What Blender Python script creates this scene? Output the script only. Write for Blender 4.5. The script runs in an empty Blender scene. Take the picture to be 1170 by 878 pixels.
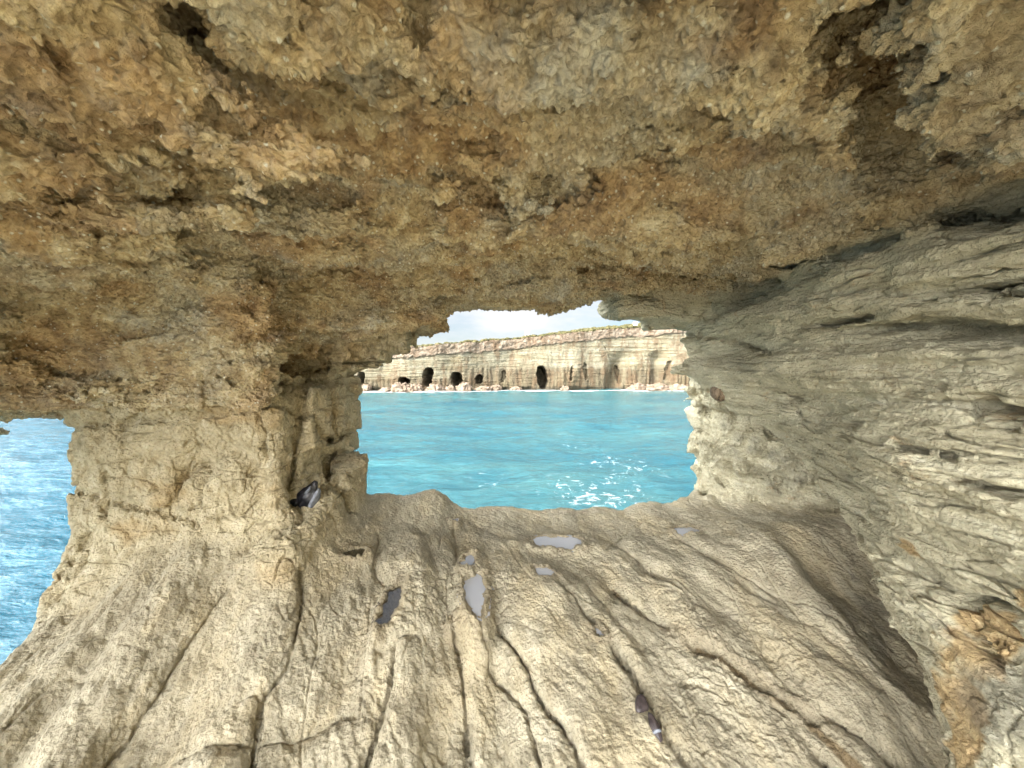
import bpy, bmesh, math, random, time
import numpy as np
from concurrent.futures import ThreadPoolExecutor
from mathutils import Vector, Matrix
T0 = time.time()
def log(*a): print('[scene %.1fs]' % (time.time()-T0), *a, flush=True)
f32 = np.float32
random.seed(4)
C = bpy.context.scene.collection
CAMZ = 5.0                     # camera height above the sea; the cave is described relative to the camera
F_PX, CX, HY = 422.0, 585.0, 425.0   # lens in pixels of the 1170 px photograph, centre column, horizon row
H = 0.0106                     # lattice step of the rock mesher

# ------------------------------------------------------------------ noise
_r = np.random.RandomState(7)
_g = _r.normal(size=(64*64*64, 3)); _g /= np.linalg.norm(_g, axis=1)[:, None]
GX, GY, GZ = [np.ascontiguousarray(_g[:, i].astype(f32)) for i in range(3)]
def noise(x, y, z, seed=0):
    """gradient noise about -0.7..0.7"""
    out = np.empty(x.shape, f32)
    n = x.size; B = 400000
    xr, yr, zr, o = x.reshape(-1), y.reshape(-1), z.reshape(-1), out.reshape(-1)
    for s in range(0, n, B):
        a = xr[s:s+B]+seed*17.31+100; b = yr[s:s+B]+seed*9.17+100; c = zr[s:s+B]+seed*5.73+100
        fa, fb, fc = np.floor(a), np.floor(b), np.floor(c)
        ia, ib, ic = fa.astype(np.int32), fb.astype(np.int32), fc.astype(np.int32)
        a = (a-fa).astype(f32); b = (b-fb).astype(f32); c = (c-fc).astype(f32)
        u = a*a*a*(a*(a*6-15)+10); v = b*b*b*(b*(b*6-15)+10); w = c*c*c*(c*(c*6-15)+10)
        A = ((ia & 63) << 12, ((ia+1) & 63) << 12); Bb = ((ib & 63) << 6, ((ib+1) & 63) << 6); Cc = (ic & 63, (ic+1) & 63)
        def g(i, j, k):
            h = A[i] | Bb[j] | Cc[k]
            return GX[h]*(a-i) + GY[h]*(b-j) + GZ[h]*(c-k)
        x00 = g(0,0,0); x00 += u*(g(1,0,0)-x00)
        x10 = g(0,1,0); x10 += u*(g(1,1,0)-x10)
        x01 = g(0,0,1); x01 += u*(g(1,0,1)-x01)
        x11 = g(0,1,1); x11 += u*(g(1,1,1)-x11)
        x00 += v*(x10-x00); x01 += v*(x11-x01)
        o[s:s+B] = x00 + w*(x01-x00)
    return out
def fbm(x, y, z, oct=3, seed=0, gain=.5):
    t = 0; a = 1.0
    for k in range(oct):
        t = t + a*noise(x*2.03**k, y*2.03**k, z*2.03**k, seed+k*3); a *= gain
    return t
def billow(x, y, z, seed=0):        # rounded lumps parted by sharp creases, 0 (crease) .. ~1
    return np.abs(noise(x, y, z, seed))*2
def terr(n, k, lo=.32, hi=.68):     # steps with crisp edges, as where beds peel off
    q = n*k; f = np.floor(q); return (f+sstep(lo, hi, q-f))/k
def sstep(a, b, x):
    t = np.clip((x-a)/(b-a), 0, 1); return t*t*(3-2*t)
def smin(a, b, k):
    h = np.clip(.5+.5*(b-a)/k, 0, 1); return b+(a-b)*h-k*h*(1-h)
def smax(a, b, k): return -smin(-a, -b, k)
def rbox(x, y, z, c, h, r):
    qx, qy, qz = np.abs(x-c[0])-h[0]+r, np.abs(y-c[1])-h[1]+r, np.abs(z-c[2])-h[2]+r
    return np.sqrt(np.maximum(qx, 0)**2+np.maximum(qy, 0)**2+np.maximum(qz, 0)**2)+np.minimum(np.maximum(qx, np.maximum(qy, qz)), 0)-r
def ell(x, y, z, c, h):
    k = np.sqrt(((x-c[0])/h[0])**2+((y-c[1])/h[1])**2+((z-c[2])/h[2])**2)
    return (k-1)*min(h)
def seg(x, y, z, a, b):
    """distance to the segment a-b in the plane x, y (z ignored) and position along it"""
    dx, dy = b[0]-a[0], b[1]-a[1]
    t = np.clip(((x-a[0])*dx+(y-a[1])*dy)/(dx*dx+dy*dy), 0, 1)
    return np.hypot(x-a[0]-t*dx, y-a[1]-t*dy), t
def P(px, py, y): return ((px-CX)/F_PX*y, y, (HY-py)/F_PX*y)

# ------------------------------------------------------------------ the cave: signed distances, rock < 0
def floor_h(x, y):
    h = -1.60 - .40*sstep(3.3, 1.5, y)
    h = h + .36*sstep(1.3, 2.8, x)*(1-.5*sstep(2.9, 4.0, y))                  # sweeps up to the right wall
    h = h - .05*sstep(3.6, 4.3, y)
    h = h + .23*np.exp(-((x+.98)/np.where(x < -.98, .55, .28))**2-((y-4.45)/.35)**2)                   # crest on the sill
    h = h + .22*sstep(-1.15, -1.75, x)*sstep(2.8, 4.2, y)                     # rises to the pillar
    h = h - .05*np.exp(-((x-.5)/1.0)**2-((y-3.6)/.7)**2)
    h = h - .30*sstep(2.05, 2.55, x)*sstep(3.3, 2.8, y) - .22*sstep(1.72, 2.05, x)*sstep(2.1, 1.8, y)
    m = np.exp(-((x+2.45)/.75)**2-((y-2.95)/.75)**2)
    h = h + .34*m - .20*sstep(-2.6, -3.5, x)*sstep(1.2, 2.6, y)               # apron round the pillar's foot
    return h
# long joints in the floor slab as pixel polylines of the photograph, laid on the slab
def on_floor(px, py):
    y = 3.0
    for _ in range(12):
        x = (px-CX)/F_PX*y
        y = float(np.clip(-floor_h(np.array([x]), np.array([y]))[0]*F_PX/(py-HY), .8, 6)) * .6 + y*.4
    return ((px-CX)/F_PX*y, y)
CRACKS = []
for pts, wd, dp in [
    ([(519,585),(521,625),(543,668),(547,712)], .030, .06), ([(545,712),(563,745),(600,800),(612,850),(628,900)], .016, .12),
    ([(513,700),(527,740),(530,790),(536,830),(530,900)], .018, .12), ([(566,690),(596,745),(620,790),(655,850),(672,900)], .018, .14),
    ([(432,600),(428,640),(445,660)], .014, .05), ([(449,740),(446,780),(430,830),(412,880),(405,910)], .022, .16),
    ([(395,762),(440,742),(470,725)], .013, .06), ([(640,660),(668,690),(695,722),(718,755),(745,805),(775,860),(800,900)], .022, .12),
    ([(655,640),(700,690),(735,730)], .014, .07), ([(700,655),(760,700),(800,735),(860,785),(905,820),(960,870),(1000,900)], .026, .13),
    ([(700,610),(740,640),(790,680),(850,720),(905,770),(980,830),(1030,880)], .016, .09), ([(745,640),(800,680),(870,730),(920,770)], .012, .07),
    ([(690,622),(720,600),(740,590)], .010, .05), ([(760,605),(800,620),(850,650),(900,690)], .013, .07),
    ([(820,630),(900,665),(960,700),(1010,750)], .014, .06), ([(860,655),(885,668)], .022, .08),
    ([(345,650),(345,700),(330,760),(300,800),(285,880)], .018, .10),
    ([(260,650),(215,710),(180,770),(120,850)], .012, .07),
    ([(180,860),(260,850),(330,830),(395,800)], .012, .06), 
    
    ([(480,600),(500,640),(512,700)], .009, .04), ([(600,620),(560,600),(540,590)], .008, .03),
    ([(940,640),(1000,700),(1040,760)], .012, .05), ([(730,590),(790,605),(830,600)], .009, .04)]:
    w = [on_floor(*p) for p in pts]
    for a, b in zip(w[:-1], w[1:]): CRACKS.append((a, b, wd, dp))
# puddles: pixel centre, half size in metres, turn
PUDDLES = []
for nm, (px, py), hx, hy, rot in [
    ('broad', (637,617), .25, .11, 0.), ('long', (543,668), .075, .26, .12), ('upper', (535,636), .05, .11, -.2), ('small', (621,650), .085, .06, -.5),
    ('slot', (445,688), .045, .20, .0), ('foot', (404,627), .09, .06, .3), ('dot', (519,591), .04, .05, 0.),
    ('right', (784,603), .11, .07, .2), ('crack', (684,717), .035, .05, .5), ('brown', (842,760), .035, .34, .80), ('low', (517,702), .03, .04, 0.)]:
    x, y = on_floor(px, py); PUDDLES.append((nm, x, y, float(floor_h(np.array([x]), np.array([y]))[0]), hx, hy, rot))

def wall_x(y, z):
    w = 2.08 + .04*np.sin(y*1.3)
    k = np.interp(y, [0, 1.3, 1.6, 2.2, 3.1, 4.2], [-.18, -.20, -.12, .22, .52, .80]).astype(f32)
    w = w + k*np.maximum(0, -z) + .10*np.sin(y*2.6+z*2.2)*sstep(.1, -.3, z)
    ze = np.interp(y, [1.0, 1.5, 2.2, 2.7, 3.1, 3.6, 4.0, 4.5], [-1.75, -1.62, -1.33, -1.06, -.90, -.66, -.36, -.02]).astype(f32)
    w = w - .17*sstep(2.6, 2.0, y)*sstep(-.2, -.8, z); ze = ze + .02
    ze = ze + .06*np.sin(y*9) + .03*np.sin(y*23+1)
    w = w + 1.8*sstep(.02, -.10, z-ze)
    w = w - .16*np.exp(-((z-.02)/.16)**2)*sstep(4.0, 2.0, y)
    w = w + .10*np.exp(-((z-.20)/.05)**2) + .35*sstep(.5, .75, z)*sstep(2.4, 3.6, y)
    w = w + .9*sstep(.3, -1.2, y)
    return w
CXS = np.array([-9, -6, -3.9, -3.4, -2.8, -2.08, -1.25, 0, 3, 9], f32)
CZS = np.array([-.6, -.45, -.18, .26, .58, .82, .93, .98, .94, .9], f32)
_xx = np.linspace(-9, 9, 721); _zz = np.interp(_xx, CXS, CZS)
_k = np.hanning(41); _k /= _k.sum(); _zz = np.convolve(np.pad(_zz, 20, 'edge'), _k, 'valid')
def ceil_h(x, y):
    z = np.interp(x, _xx, _zz).astype(f32)
    z = z - .13*sstep(1.5, 4.4, y)*sstep(-2.5, 0, x) - .12*np.exp(-((x-.35)/1.1)**2)*sstep(3.6, 4.5, y) + .06*sstep(.6, 1.2, x)*sstep(3.6, 4.4, y)
    z = z + .08*np.exp(-((x-.95)/.35)**2)*sstep(3.8, 4.4, y)
    z = z - .22*sstep(1.2, 2.2, x)*sstep(3.4, 1.6, y)
    z = z - .10*sstep(.3, -1.1, x)*sstep(3.6, 4.4, y)
    return z
SCOOPS = [((-1.66, 3.45, .21), (.66, .66, .12)), ((-2.05, 3.52, .06), (.72, .62, .13)), ((-1.80, 3.55, -.10), (.40, .52, .05)), ((-1.60, 4.1, .10), (.40, .40, .025))]          # (centre, half sizes) filled after the first marching of rays

def parts(x, y, z):
    """raw distances of the floor, ceiling, pillar, wall"""
    nb = noise(x*.9, y*.9, z*.9, 1)*.16 + noise(x*2.3, y*2.3, z*2.3, 2)*.05
    out = y-(4.62+nb*.8)
    # floor slab
    lx = np.interp(y, [-9, 1.6, 2.3, 2.9, 5], [-3.4, -3.4, -3.46, -3.66, -3.80]).astype(f32)
    fl = (z-floor_h(x, y))*.93
    fl = smax(fl, (lx-x)*.8+nb*.8, .18)
    sl = y-(4.78+nb*.7+.25*(np.clip(-1.5-z, 0, 9))*.3)
    fl = smax(fl, sl, .16)
    # ceiling with lintel and ledges above the pillar
    ce = (ceil_h(x, y)-z)*.9
    ce = smax(ce, y-(4.55+nb*.9+.2*sstep(.8, 1.4, z)), .10)
    lin = rbox(x, y+.06, z-.05*(x+3.5), (-4.9, 3.44, .72), (3.0, .66, 1.0), .16)
    ce = smin(ce, lin, .22)
    # the lip running from the lintel to the opening's upper left corner
    l2 = rbox(x-.0, y-(x+2.0)*.55, z-(x+2.0)*.22, (-1.6, 3.78, .72), (.85, .55, .42), .08)
    l2 = np.maximum(l2, x+.82+nb*.5)
    ce = smin(ce, l2, .10)
    ce = smax(ce, z-(2.2+nb), .2)
    ce = smax(ce, -1.15-y+nb*2, .2)
    # pillar
    fz = sstep(-.95, -1.5, z)
    cx = x-(.02+.05*fz)
    pb = rbox(cx, y+.08*np.sin(z*2.2), z, (-2.83, 3.78, -1.95), (.89, .90, 2.0), .14)
    pb = pb - .05*sstep(-.2, .3, z) - .10*sstep(-1.25, -1.7, z) + .05*sstep(-.1, -1.4, z)*sstep(-2.9, -3.5, x)
    pb = smin(pb, rbox(x, y, z+.0*(x), (-1.95, 3.98, -.42), (.13, .60, .30), .05), .03)           # jointed blocks
    pb = smin(pb, rbox(x, y-.15*z, z-.32*(y-3.5), (-1.80, 3.75, -1.45), (.17, .80, .33), .12), .10) # bulge under the ledge
    pb = smax(pb, -ell(x, y, z-.30*(y-3.6), (-1.70, 3.50, -.88), (.24, .55, .15)), .05)             # ledge recess
    up = rbox(x, y, z-.12*(x+1.6), (-1.95, 4.28, .33), (.82, .32, .17), .05)                          # upper beds
    up = smin(up, rbox(x, y, z-.10*(x+1.6), (-2.15, 4.30, .17), (.72, .32, .12), .04), .02)
    pb = smin(pb, up, .03)
    pb = smax(pb, -rbox(x, y, z-.10*(x+2), (-1.78, 3.28, .13), (.52, .50, .10), .06), .04)          # dark slots under the lip
    pb = smax(pb, -rbox(x, y, z-.14*(x+2), (-1.55, 3.50, .46), (.62, .46, .045), .04), .02)
    # right wall
    wa = (wall_x(y, z)-x)*.85
    wa = smax(wa, y-(4.75+nb), .15)
    bt = ell(x, y, z, (3.28, 4.80, -1.20), (.80, .80, 1.10))
    bt = smin(bt, ell(x, y, z, (3.04, 4.62, -1.68), (.70, .6, .42)), .14)
    bt = smin(bt, ell(x, y, z, (3.52, 4.20, -1.12), (.72, .62, .70)), .015)
    bt = smin(bt, ell(x, y, z, (2.92, 4.75, -.25), (.42, .6, .42)), .08)
    bt = smin(bt, ell(x, y, z, (2.92, 5.25, -.15), (.36, .5, .42)), .05)
    bt = smin(bt, ell(x, y, z, (2.98, 5.25, -.62), (.34, .45, .34)), .04)
    bt = smin(bt, ell(x, y, z, (2.72, 4.40, -.24), (.19, .2, .16)), .03)
    wa = smin(wa, bt, .012)
    wa = smin(wa, rbox(x, y, z, (3.02, 4.25, .62), (.86, .52, .60), .06), .05)                     # bedded corner above
    ch = rbox(x, y+.2*z, z+.10*(x-1.6), (1.95, 4.62, .90), (.76, .44, .30), .06)                     # broken chunk
    ch = smin(ch, rbox(x, y, z, (2.05, 4.80, .60), (.36, .26, .10), .05), .03)
    wa = smin(wa, ch, .04)
    wa = smax(wa, z-(2.2+nb), .2); wa = smax(wa, x-(6.0+nb), .2); wa = smax(wa, -6.0-y, .2)
    return [fl, ce, pb, wa]

def weights(ds, k=.07):
    m = np.minimum(np.minimum(ds[0], ds[1]), np.minimum(ds[2], ds[3]))
    e = [np.exp(-np.clip((d-m)/k, 0, 30)) for d in ds]; s = e[0]+e[1]+e[2]+e[3]
    return [q/s for q in e]

def cave(x, y, z, detail=True):
    ds = parts(x, y, z)
    d = smin(smin(ds[0], ds[2], .12), smin(ds[1], ds[3], .04), .03)
    if detail:
        wf, wc, wp, ww = weights(ds)
        n1 = noise(x*1.1, y*1.1, z*1.6, 5)
        wz = z + .10*n1 + .03*x*wp
        # floor: long slabs and furrows that run towards the sill
        u = x + .20*(y-1.7) - .10*np.maximum(0, x)*(y-1.7) + .10*noise(x*1.2, y*1.2, z*0, 8)
        pm = sstep(-.15, .35, noise(u*.8, y*.35, z*0, 15)+.12)
        n0 = noise(u*1.5, y*.42, z*.5, 11)+.35*noise(u*4.2, y*1.5, z*2, 16)
        fl = .19*(billow(u*1.9, y*.30, z*0, 18)-.3) + .13*terr(n0, 6, .40, .60) + .012*pm*billow(u*2.9, y*.6, z*.8, 12) + .030*terr(noise(u*4.5, y*1.9, z*3, 13), 5) + .030*noise(x*3.4, y*3.4, z*4, 14)
        n2 = noise(x*7, y*6, z*8, 17); fl = fl + .014*terr(n2, 4)
        far = sstep(2.7, 3.6, y)*sstep(-1.6, -1.2, x)
        fl = fl*(1-.62*far)
        d = d - wf*(fl-.045)
        # ceiling: eaten lumps, beds that peel off in steps
        lump = .17*(billow(x*1.3, y*1.7, z*2.6, 21)-.3) + .09*(billow(x*3.0, y*4.0, z*6, 22)-.3) + .055*(billow(x*7.5, y*9, z*12, 23)-.3)
        front = sstep(3.4, 2.2, y)
        st = .32*terr(noise(x*.6, y*2.0, wz*3, 24)+.32*noise(x*2.0, y*5.5, wz*5, 26), 7, .44, .56) + .17*terr(noise(x*.5, y*.5, wz*5.5, 28)+.2*noise(x*3, y*3, wz*6, 29), 6, .42, .58)*sstep(-1.0, -1.8, x)*sstep(2.0, 2.6, y) + .10*terr(noise(x*4, y*8, wz*6, 27), 4, .42, .58)
        hole = np.maximum(0, noise(x*1.9, y*1.9, z*1.0, 25)-.30)*.5
        calm = 1-.65*sstep(3.7, 4.4, y)*sstep(-2.4, -1.6, x)
        d = d - wc*calm*(lump*(.6+.55*front) + st - hole)
        # pillar: joints and beds
        pil = .07*terr(noise(x*1.6, y*1.6, wz*4, 31)+.4*noise(x*5, y*5, wz*6, 37), 5) + .035*noise(x*4, y*4, z*1.3, 32) + .025*billow(x*6, y*6, z*6, 33)
        vj = np.exp(-(noise(x*2.6, y*1.4, z*.45, 34)/.035)**2)*sstep(-.35, -.1, noise(x*1.3, y*1.3, z*1.3, 36)+.1)
        hj = np.exp(-(noise(x*.6, y*.6, wz*2.9, 35)/.030)**2)
        d = d - wp*(pil - .11*vj - .08*hj - .02)
        # right wall: flaggy, wavy beds; the buttress is smoother and pocked
        isb = sstep(3.5, 4.1, y)*sstep(0.0, -.25, z)
        zz = z + .035*n1 - .05*(y-3) + .02*noise(x*3, y*3, z*3, 30)
        wl = .27*terr(noise(x*.5, y*.42, zz*3.4, 41)+.22*noise(x*1.6, y*1.2, zz*7, 49), 6, .43, .57) + .06*terr(noise(x*1.2, y*1.0, zz*10, 42), 4, .42, .58) + .06*terr(noise(x*1.3, y*1.3, z*1.6, 43), 4, .4, .6) + .012*noise(x*5, y*4, zz*14, 44)
        hw = np.exp(-(noise(x*.5, y*.45, zz*2.6, 45)/.022)**2)*sstep(-.15, .15, noise(x*1.1, y*1.1, z*3, 46))
        bs = .20*(billow(x*1.7, y*1.7, z*1.5, 47)-.3) + .12*terr(noise(x*4, y*4, z*4, 48), 5, .4, .6)+.12*(billow(x*4.5, y*4.5, z*4.5, 50)-.3)
        d = d - ww*((wl-.16*hw)*(1-isb) + isb*bs)
        # joints of the slab
        near = wf > .25
        if near.any():
            xs, ys = x[near], y[near]
            wob = .025*noise(xs*5, ys*5, xs*0, 51)
            cut = np.zeros(xs.shape, f32)
            for a, b, wd, dp in CRACKS:
                ok = (xs > min(a[0], b[0])-.2) & (xs < max(a[0], b[0])+.2) & (ys > min(a[1], b[1])-.2) & (ys < max(a[1], b[1])+.2)
                if ok.any():
                    dd, t = seg(xs[ok]+wob[ok], ys[ok]+wob[ok], None, a, b)
                    cut[ok] = np.maximum(cut[ok], (dp*.34*np.exp(-(dd/.018)**2)+.022*np.exp(-(dd/.06)**2))*(.35+.9*sstep(-.3, .2, noise(xs[ok]*2.2, ys[ok]*2.2, xs[ok]*0, 56))))
            for nm, cx, cy, cz, hx, hy, rot in [] if True else PUDDLES:
                ok = (np.abs(xs-cx) < .6) & (np.abs(ys-cy) < .6)
                if ok.any():
                    ex, ey = xs[ok]-cx, ys[ok]-cy
                    q = np.sqrt(((ex*math.cos(rot)+ey*math.sin(rot))/hx)**2+((ey*math.cos(rot)-ex*math.sin(rot))/hy)**2)
                    cut[ok] = np.maximum(cut[ok], .085*sstep(1.5, .6, q+noise(xs[ok]*9, ys[ok]*9, xs[ok]*0, 52)*.8))
            dn = d[near]; zs = z[near]; bd = ds[0][near]
            for nm, cx, cy, cz, hx, hy, rot in PUDDLES:
                ok = (np.abs(xs-cx) < .6) & (np.abs(ys-cy) < .6)
                if ok.any():
                    ex, ey = xs[ok]-cx, ys[ok]-cy
                    q = np.sqrt(((ex*math.cos(rot)+ey*math.sin(rot))/hx)**2+((ey*math.cos(rot)-ex*math.sin(rot))/hy)**2)
                    near_p = sstep(2.3, 1.3, q)
                    cut[ok] *= 1-near_p
                    flat = (zs[ok]-cz)*.93+.02*noise(xs[ok]*12, ys[ok]*12, xs[ok]*0, 53)
                    if nm != 'brown': dn[ok] = dn[ok]*(1-near_p)+flat*near_p
                    cut[ok] = np.maximum(cut[ok], (.10 if nm == 'slot' else .055)*sstep(1.35, .75, q+noise(xs[ok]*8, ys[ok]*8, xs[ok]*0, 52)*.7))
            d[near] = dn + cut*sstep(.25, .6, wf[near])
        for c, h in SCOOPS:
            ok = (np.abs(x-c[0]) < h[0]*1.6+.1) & (np.abs(y-c[1]) < h[1]*1.6+.1) & (np.abs(z-c[2]) < h[2]*1.6+.1)
            if ok.any():
                xo, yo, zo = x[ok], y[ok], z[ok]
                e = ell(xo, yo, zo, c, h)+(.10*noise(xo*5, yo*5, zo*5, 61)+.05*noise(xo*13, yo*13, zo*13, 62))*min(1, min(h)*9)
                d[ok] = smax(d[ok], -e, .02)
        d = d - .0
    return d, ds

def cast(px, py, detail=False):
    t = 0.6; dx, dz = (px-CX)/F_PX, (HY-py)/F_PX
    for _ in range(160):
        d = float(cave(*[np.array([v], f32) for v in (dx*t, t, dz*t)], detail=detail)[0][0])
        if d < .004 or t > 8: break
        t += d*.5/math.sqrt(1+dx*dx+dz*dz)
    return (dx*t, t, dz*t)
# pockets in the roof and the walls: pixel, half sizes
for px, py, h, off in [((540),178,(.07,.07,.13),.02), (562,172,(.045,.05,.15),.03), (615,303,(.22,.20,.12),.0),
        (972,-20,(.07,.18,.50),.14), (980,15,(.075,.18,.50),.14), (990,55,(.075,.20,.50),.14), (998,95,(.08,.20,.48),.14), (1006,135,(.11,.18,.45),.12), (1028,170,(.16,.18,.42),.10),
        (1044,205,(.20,.24,.40),.08), (1052,238,(.26,.18,.12),.04), (1110,240,(.30,.22,.08),.04), (1165,234,(.5,.25,.08),.04), (985,285,(.25,.25,.05),.01), (905,300,(.2,.2,.04),.01), (232,28,(.10,.08,.13),.0),
        (402,80,(.12,.14,.09),.0), (430,70,(.035,.10,.16),.02), (475,8,(.05,.1,.09),.0), (20,102,(.12,.06,.05),.0), (290,205,(.045,.04,.04),.0), (355,230,(.03,.03,.03),.0),
        (120,370,(.10,.06,.06),.0), (290,355,(.10,.07,.06),.0), (210,265,(.06,.05,.04),.0), (470,215,(.09,.05,.04),.0), (775,110,(.05,.04,.03),.0), (120,560,(.045,.07,.20),.0),
        (140,520,(.025,.05,.25),.0), (70,215,(.14,.09,.04),.0), (1170,388,(.30,.24,.055),.05), (1125,385,(.30,.22,.055),.05), (1075,380,(.28,.20,.045),.05), (1020,374,(.28,.30,.035),.04), (950,368,(.25,.3,.025),.03), (1130,330,(.22,.3,.02),.02), (1150,470,(.2,.3,.02),.02), (1150,560,(.15,.2,.03),.0), (1080,520,(.1,.2,.015),.0), (60,330,(.10,.06,.03),.0),
        (560,235,(.05,.06,.04),.0), (850,205,(.06,.05,.04),.0), (700,60,(.05,.05,.03),.0), (620,60,(.09,.07,.03),.0), (930,290,(.16,.14,.05),.0)]:
    c = cast(px, py); n = math.sqrt(sum(v*v for v in c)); SCOOPS.append((tuple(v*(1+off/n) for v in c), h))
log('pockets', len(SCOOPS))

# warped lattice: finer near the camera
def expand(q, lo, hi, a): return q - a*np.maximum(0, lo-q)**2 + a*np.maximum(0, q-hi)**2
def warp(qx, qy, qz):
    qx, qy, qz = expand(qx, -1.45, 1.35, 2.), expand(qy, -.15, 1.85, 2.5), expand(qz, -.95, .72, 3.)
    r = np.sqrt(qx*qx+qy*qy+qz*qz); s = 1+r
    return qx*s, qy*s, qz*s
def unq(r): return (-1+math.sqrt(1+4*r))/2
B = 6
nx, ny, nz = [int(v/H/B)+1 for v in (3.80, 3.22, 2.36)]
O = (-2.0, -1.12, -1.36)
n3 = (nx*B, ny*B, nz*B)
bi = np.stack(np.meshgrid(np.arange(nx), np.arange(ny), np.arange(nz), indexing='ij'), -1).reshape(-1, 3)
qc = [(bi[:, a]*B+(B-1)/2)*H+O[a] for a in range(3)]
wx, wy, wz_ = [v.astype(f32) for v in warp(*qc)]
dc = cave(wx, wy, wz_, detail=False)[0]; dd_ = cave(wx, wy, wz_)[0]
ex = 1+np.maximum(4*np.maximum(0, np.maximum(-1.45-qc[0], qc[0]-1.35)), np.maximum(5*np.maximum(0, np.maximum(-.15-qc[1], qc[1]-1.85)), 6*np.maximum(0, np.maximum(-.95-qc[2], qc[2]-.72))))
rq = np.sqrt(wx**2+wy**2+wz_**2); rq = (-1+np.sqrt(1+4*rq))/2
thr = .20+B*H*.9*(1+1.6*rq)*ex; keep = (np.abs(dc) < thr) | (np.abs(dd_) < .6*thr); dc = dd_
Fv = np.repeat(np.repeat(np.repeat(np.where(dc < 0, -1, 1).astype(f32).reshape(nx, ny, nz), B, 0), B, 1), B, 2)
kb = bi[keep]; log('blocks', len(bi), 'kept', len(kb), 'lattice', n3)
off = np.stack(np.meshgrid(*[np.arange(B)]*3, indexing='ij'), -1).reshape(-1, 3)
CH = 1500
def fill(s):
    idx = (kb[s:s+CH, None, :]*B+off[None]).reshape(-1, 3)
    X, Y, Z = [v.astype(f32) for v in warp(*[idx[:, a]*H+O[a] for a in range(3)])]
    Fv[idx[:, 0], idx[:, 1], idx[:, 2]] = cave(X, Y, Z)[0]
POOL = ThreadPoolExecutor(4)
list(POOL.map(fill, range(0, len(kb), CH)))
Fv[0] = 1; Fv[-1] = 1; Fv[:, 0] = 1; Fv[:, -1] = 1; Fv[:, :, 0] = 1; Fv[:, :, -1] = 1
log('field done')

# ------------------------------------------------------------------ surface nets
ins = Fv < 0
c8 = ins[:-1, :-1, :-1].astype(np.int8)
for i, j, k in [(1,0,0),(0,1,0),(0,0,1),(1,1,0),(1,0,1),(0,1,1),(1,1,1)]:
    sh = [slice(o, n3[a]-1+o) for a, o in enumerate((i, j, k))]; c8 = c8+ins[sh[0], sh[1], sh[2]]
act = np.argwhere((c8 > 0) & (c8 < 8)).astype(np.int32); del c8
cid = np.full((n3[0]-1, n3[1]-1, n3[2]-1), -1, np.int32); cid[act[:, 0], act[:, 1], act[:, 2]] = np.arange(len(act))
acc = np.zeros((len(act), 3), f32); cnt = np.zeros(len(act), f32)
cor = [(i, j, k) for i in (0, 1) for j in (0, 1) for k in (0, 1)]
val = {c: Fv[act[:, 0]+c[0], act[:, 1]+c[1], act[:, 2]+c[2]] for c in cor}
for a in cor:
    for ax in range(3):
        if a[ax] == 0:
            b = list(a); b[ax] = 1; b = tuple(b)
            va, vb = val[a], val[b]; m = (va < 0) != (vb < 0)
            t = np.where(m, va/np.where(m, va-vb, 1), 0)
            pt = np.array(a, f32)[None]+np.zeros((len(act), 3), f32); pt[:, ax] += t
            acc += pt*m[:, None]; cnt += m
Q = (act+acc/cnt[:, None])*H+np.array(O)
quads = []
for ax in range(3):
    u, v = (ax+1) % 3, (ax+2) % 3
    sl0 = [slice(None)]*3; sl1 = [slice(None)]*3; sl0[ax] = slice(0, -1); sl1[ax] = slice(1, None)
    e = np.argwhere(ins[tuple(sl0)] != ins[tuple(sl1)])
    e = e[(e[:, u] > 0) & (e[:, v] > 0) & (e[:, u] < n3[u]-1) & (e[:, v] < n3[v]-1)]
    flip = ~ins[e[:, 0], e[:, 1], e[:, 2]]
    def at(du, dv):
        q = e.copy(); q[:, u] -= du; q[:, v] -= dv; return cid[q[:, 0], q[:, 1], q[:, 2]]
    q = np.stack([at(1, 1), at(0, 1), at(0, 0), at(1, 0)], 1)
    q[flip] = q[flip][:, ::-1]; quads.append(q)
quads = np.concatenate(quads); quads = quads[(quads >= 0).all(1)]
del cid, Fv, ins
# drop crumbs that hang free of the rock
lab = np.arange(len(Q)); ea = quads.ravel(); eb = quads[:, [1, 2, 3, 0]].ravel()
for _ in range(60):
    m_ = np.minimum(lab[ea], lab[eb]); old = lab.copy()
    np.minimum.at(lab, lab[ea], m_); np.minimum.at(lab, lab[eb], m_); np.minimum.at(lab, ea, m_); np.minimum.at(lab, eb, m_)
    lab = lab[lab]; lab = lab[lab]
    if (lab == old).all(): break
cn = np.bincount(lab, minlength=len(Q)); quads = quads[cn[lab[quads[:, 0]]] > 20000]; log('components', (cn > 0).sum(), _)
V = np.stack(warp(Q[:, 0], Q[:, 1], Q[:, 2]), 1).astype(f32)
log('nets', len(V), len(quads))

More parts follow.
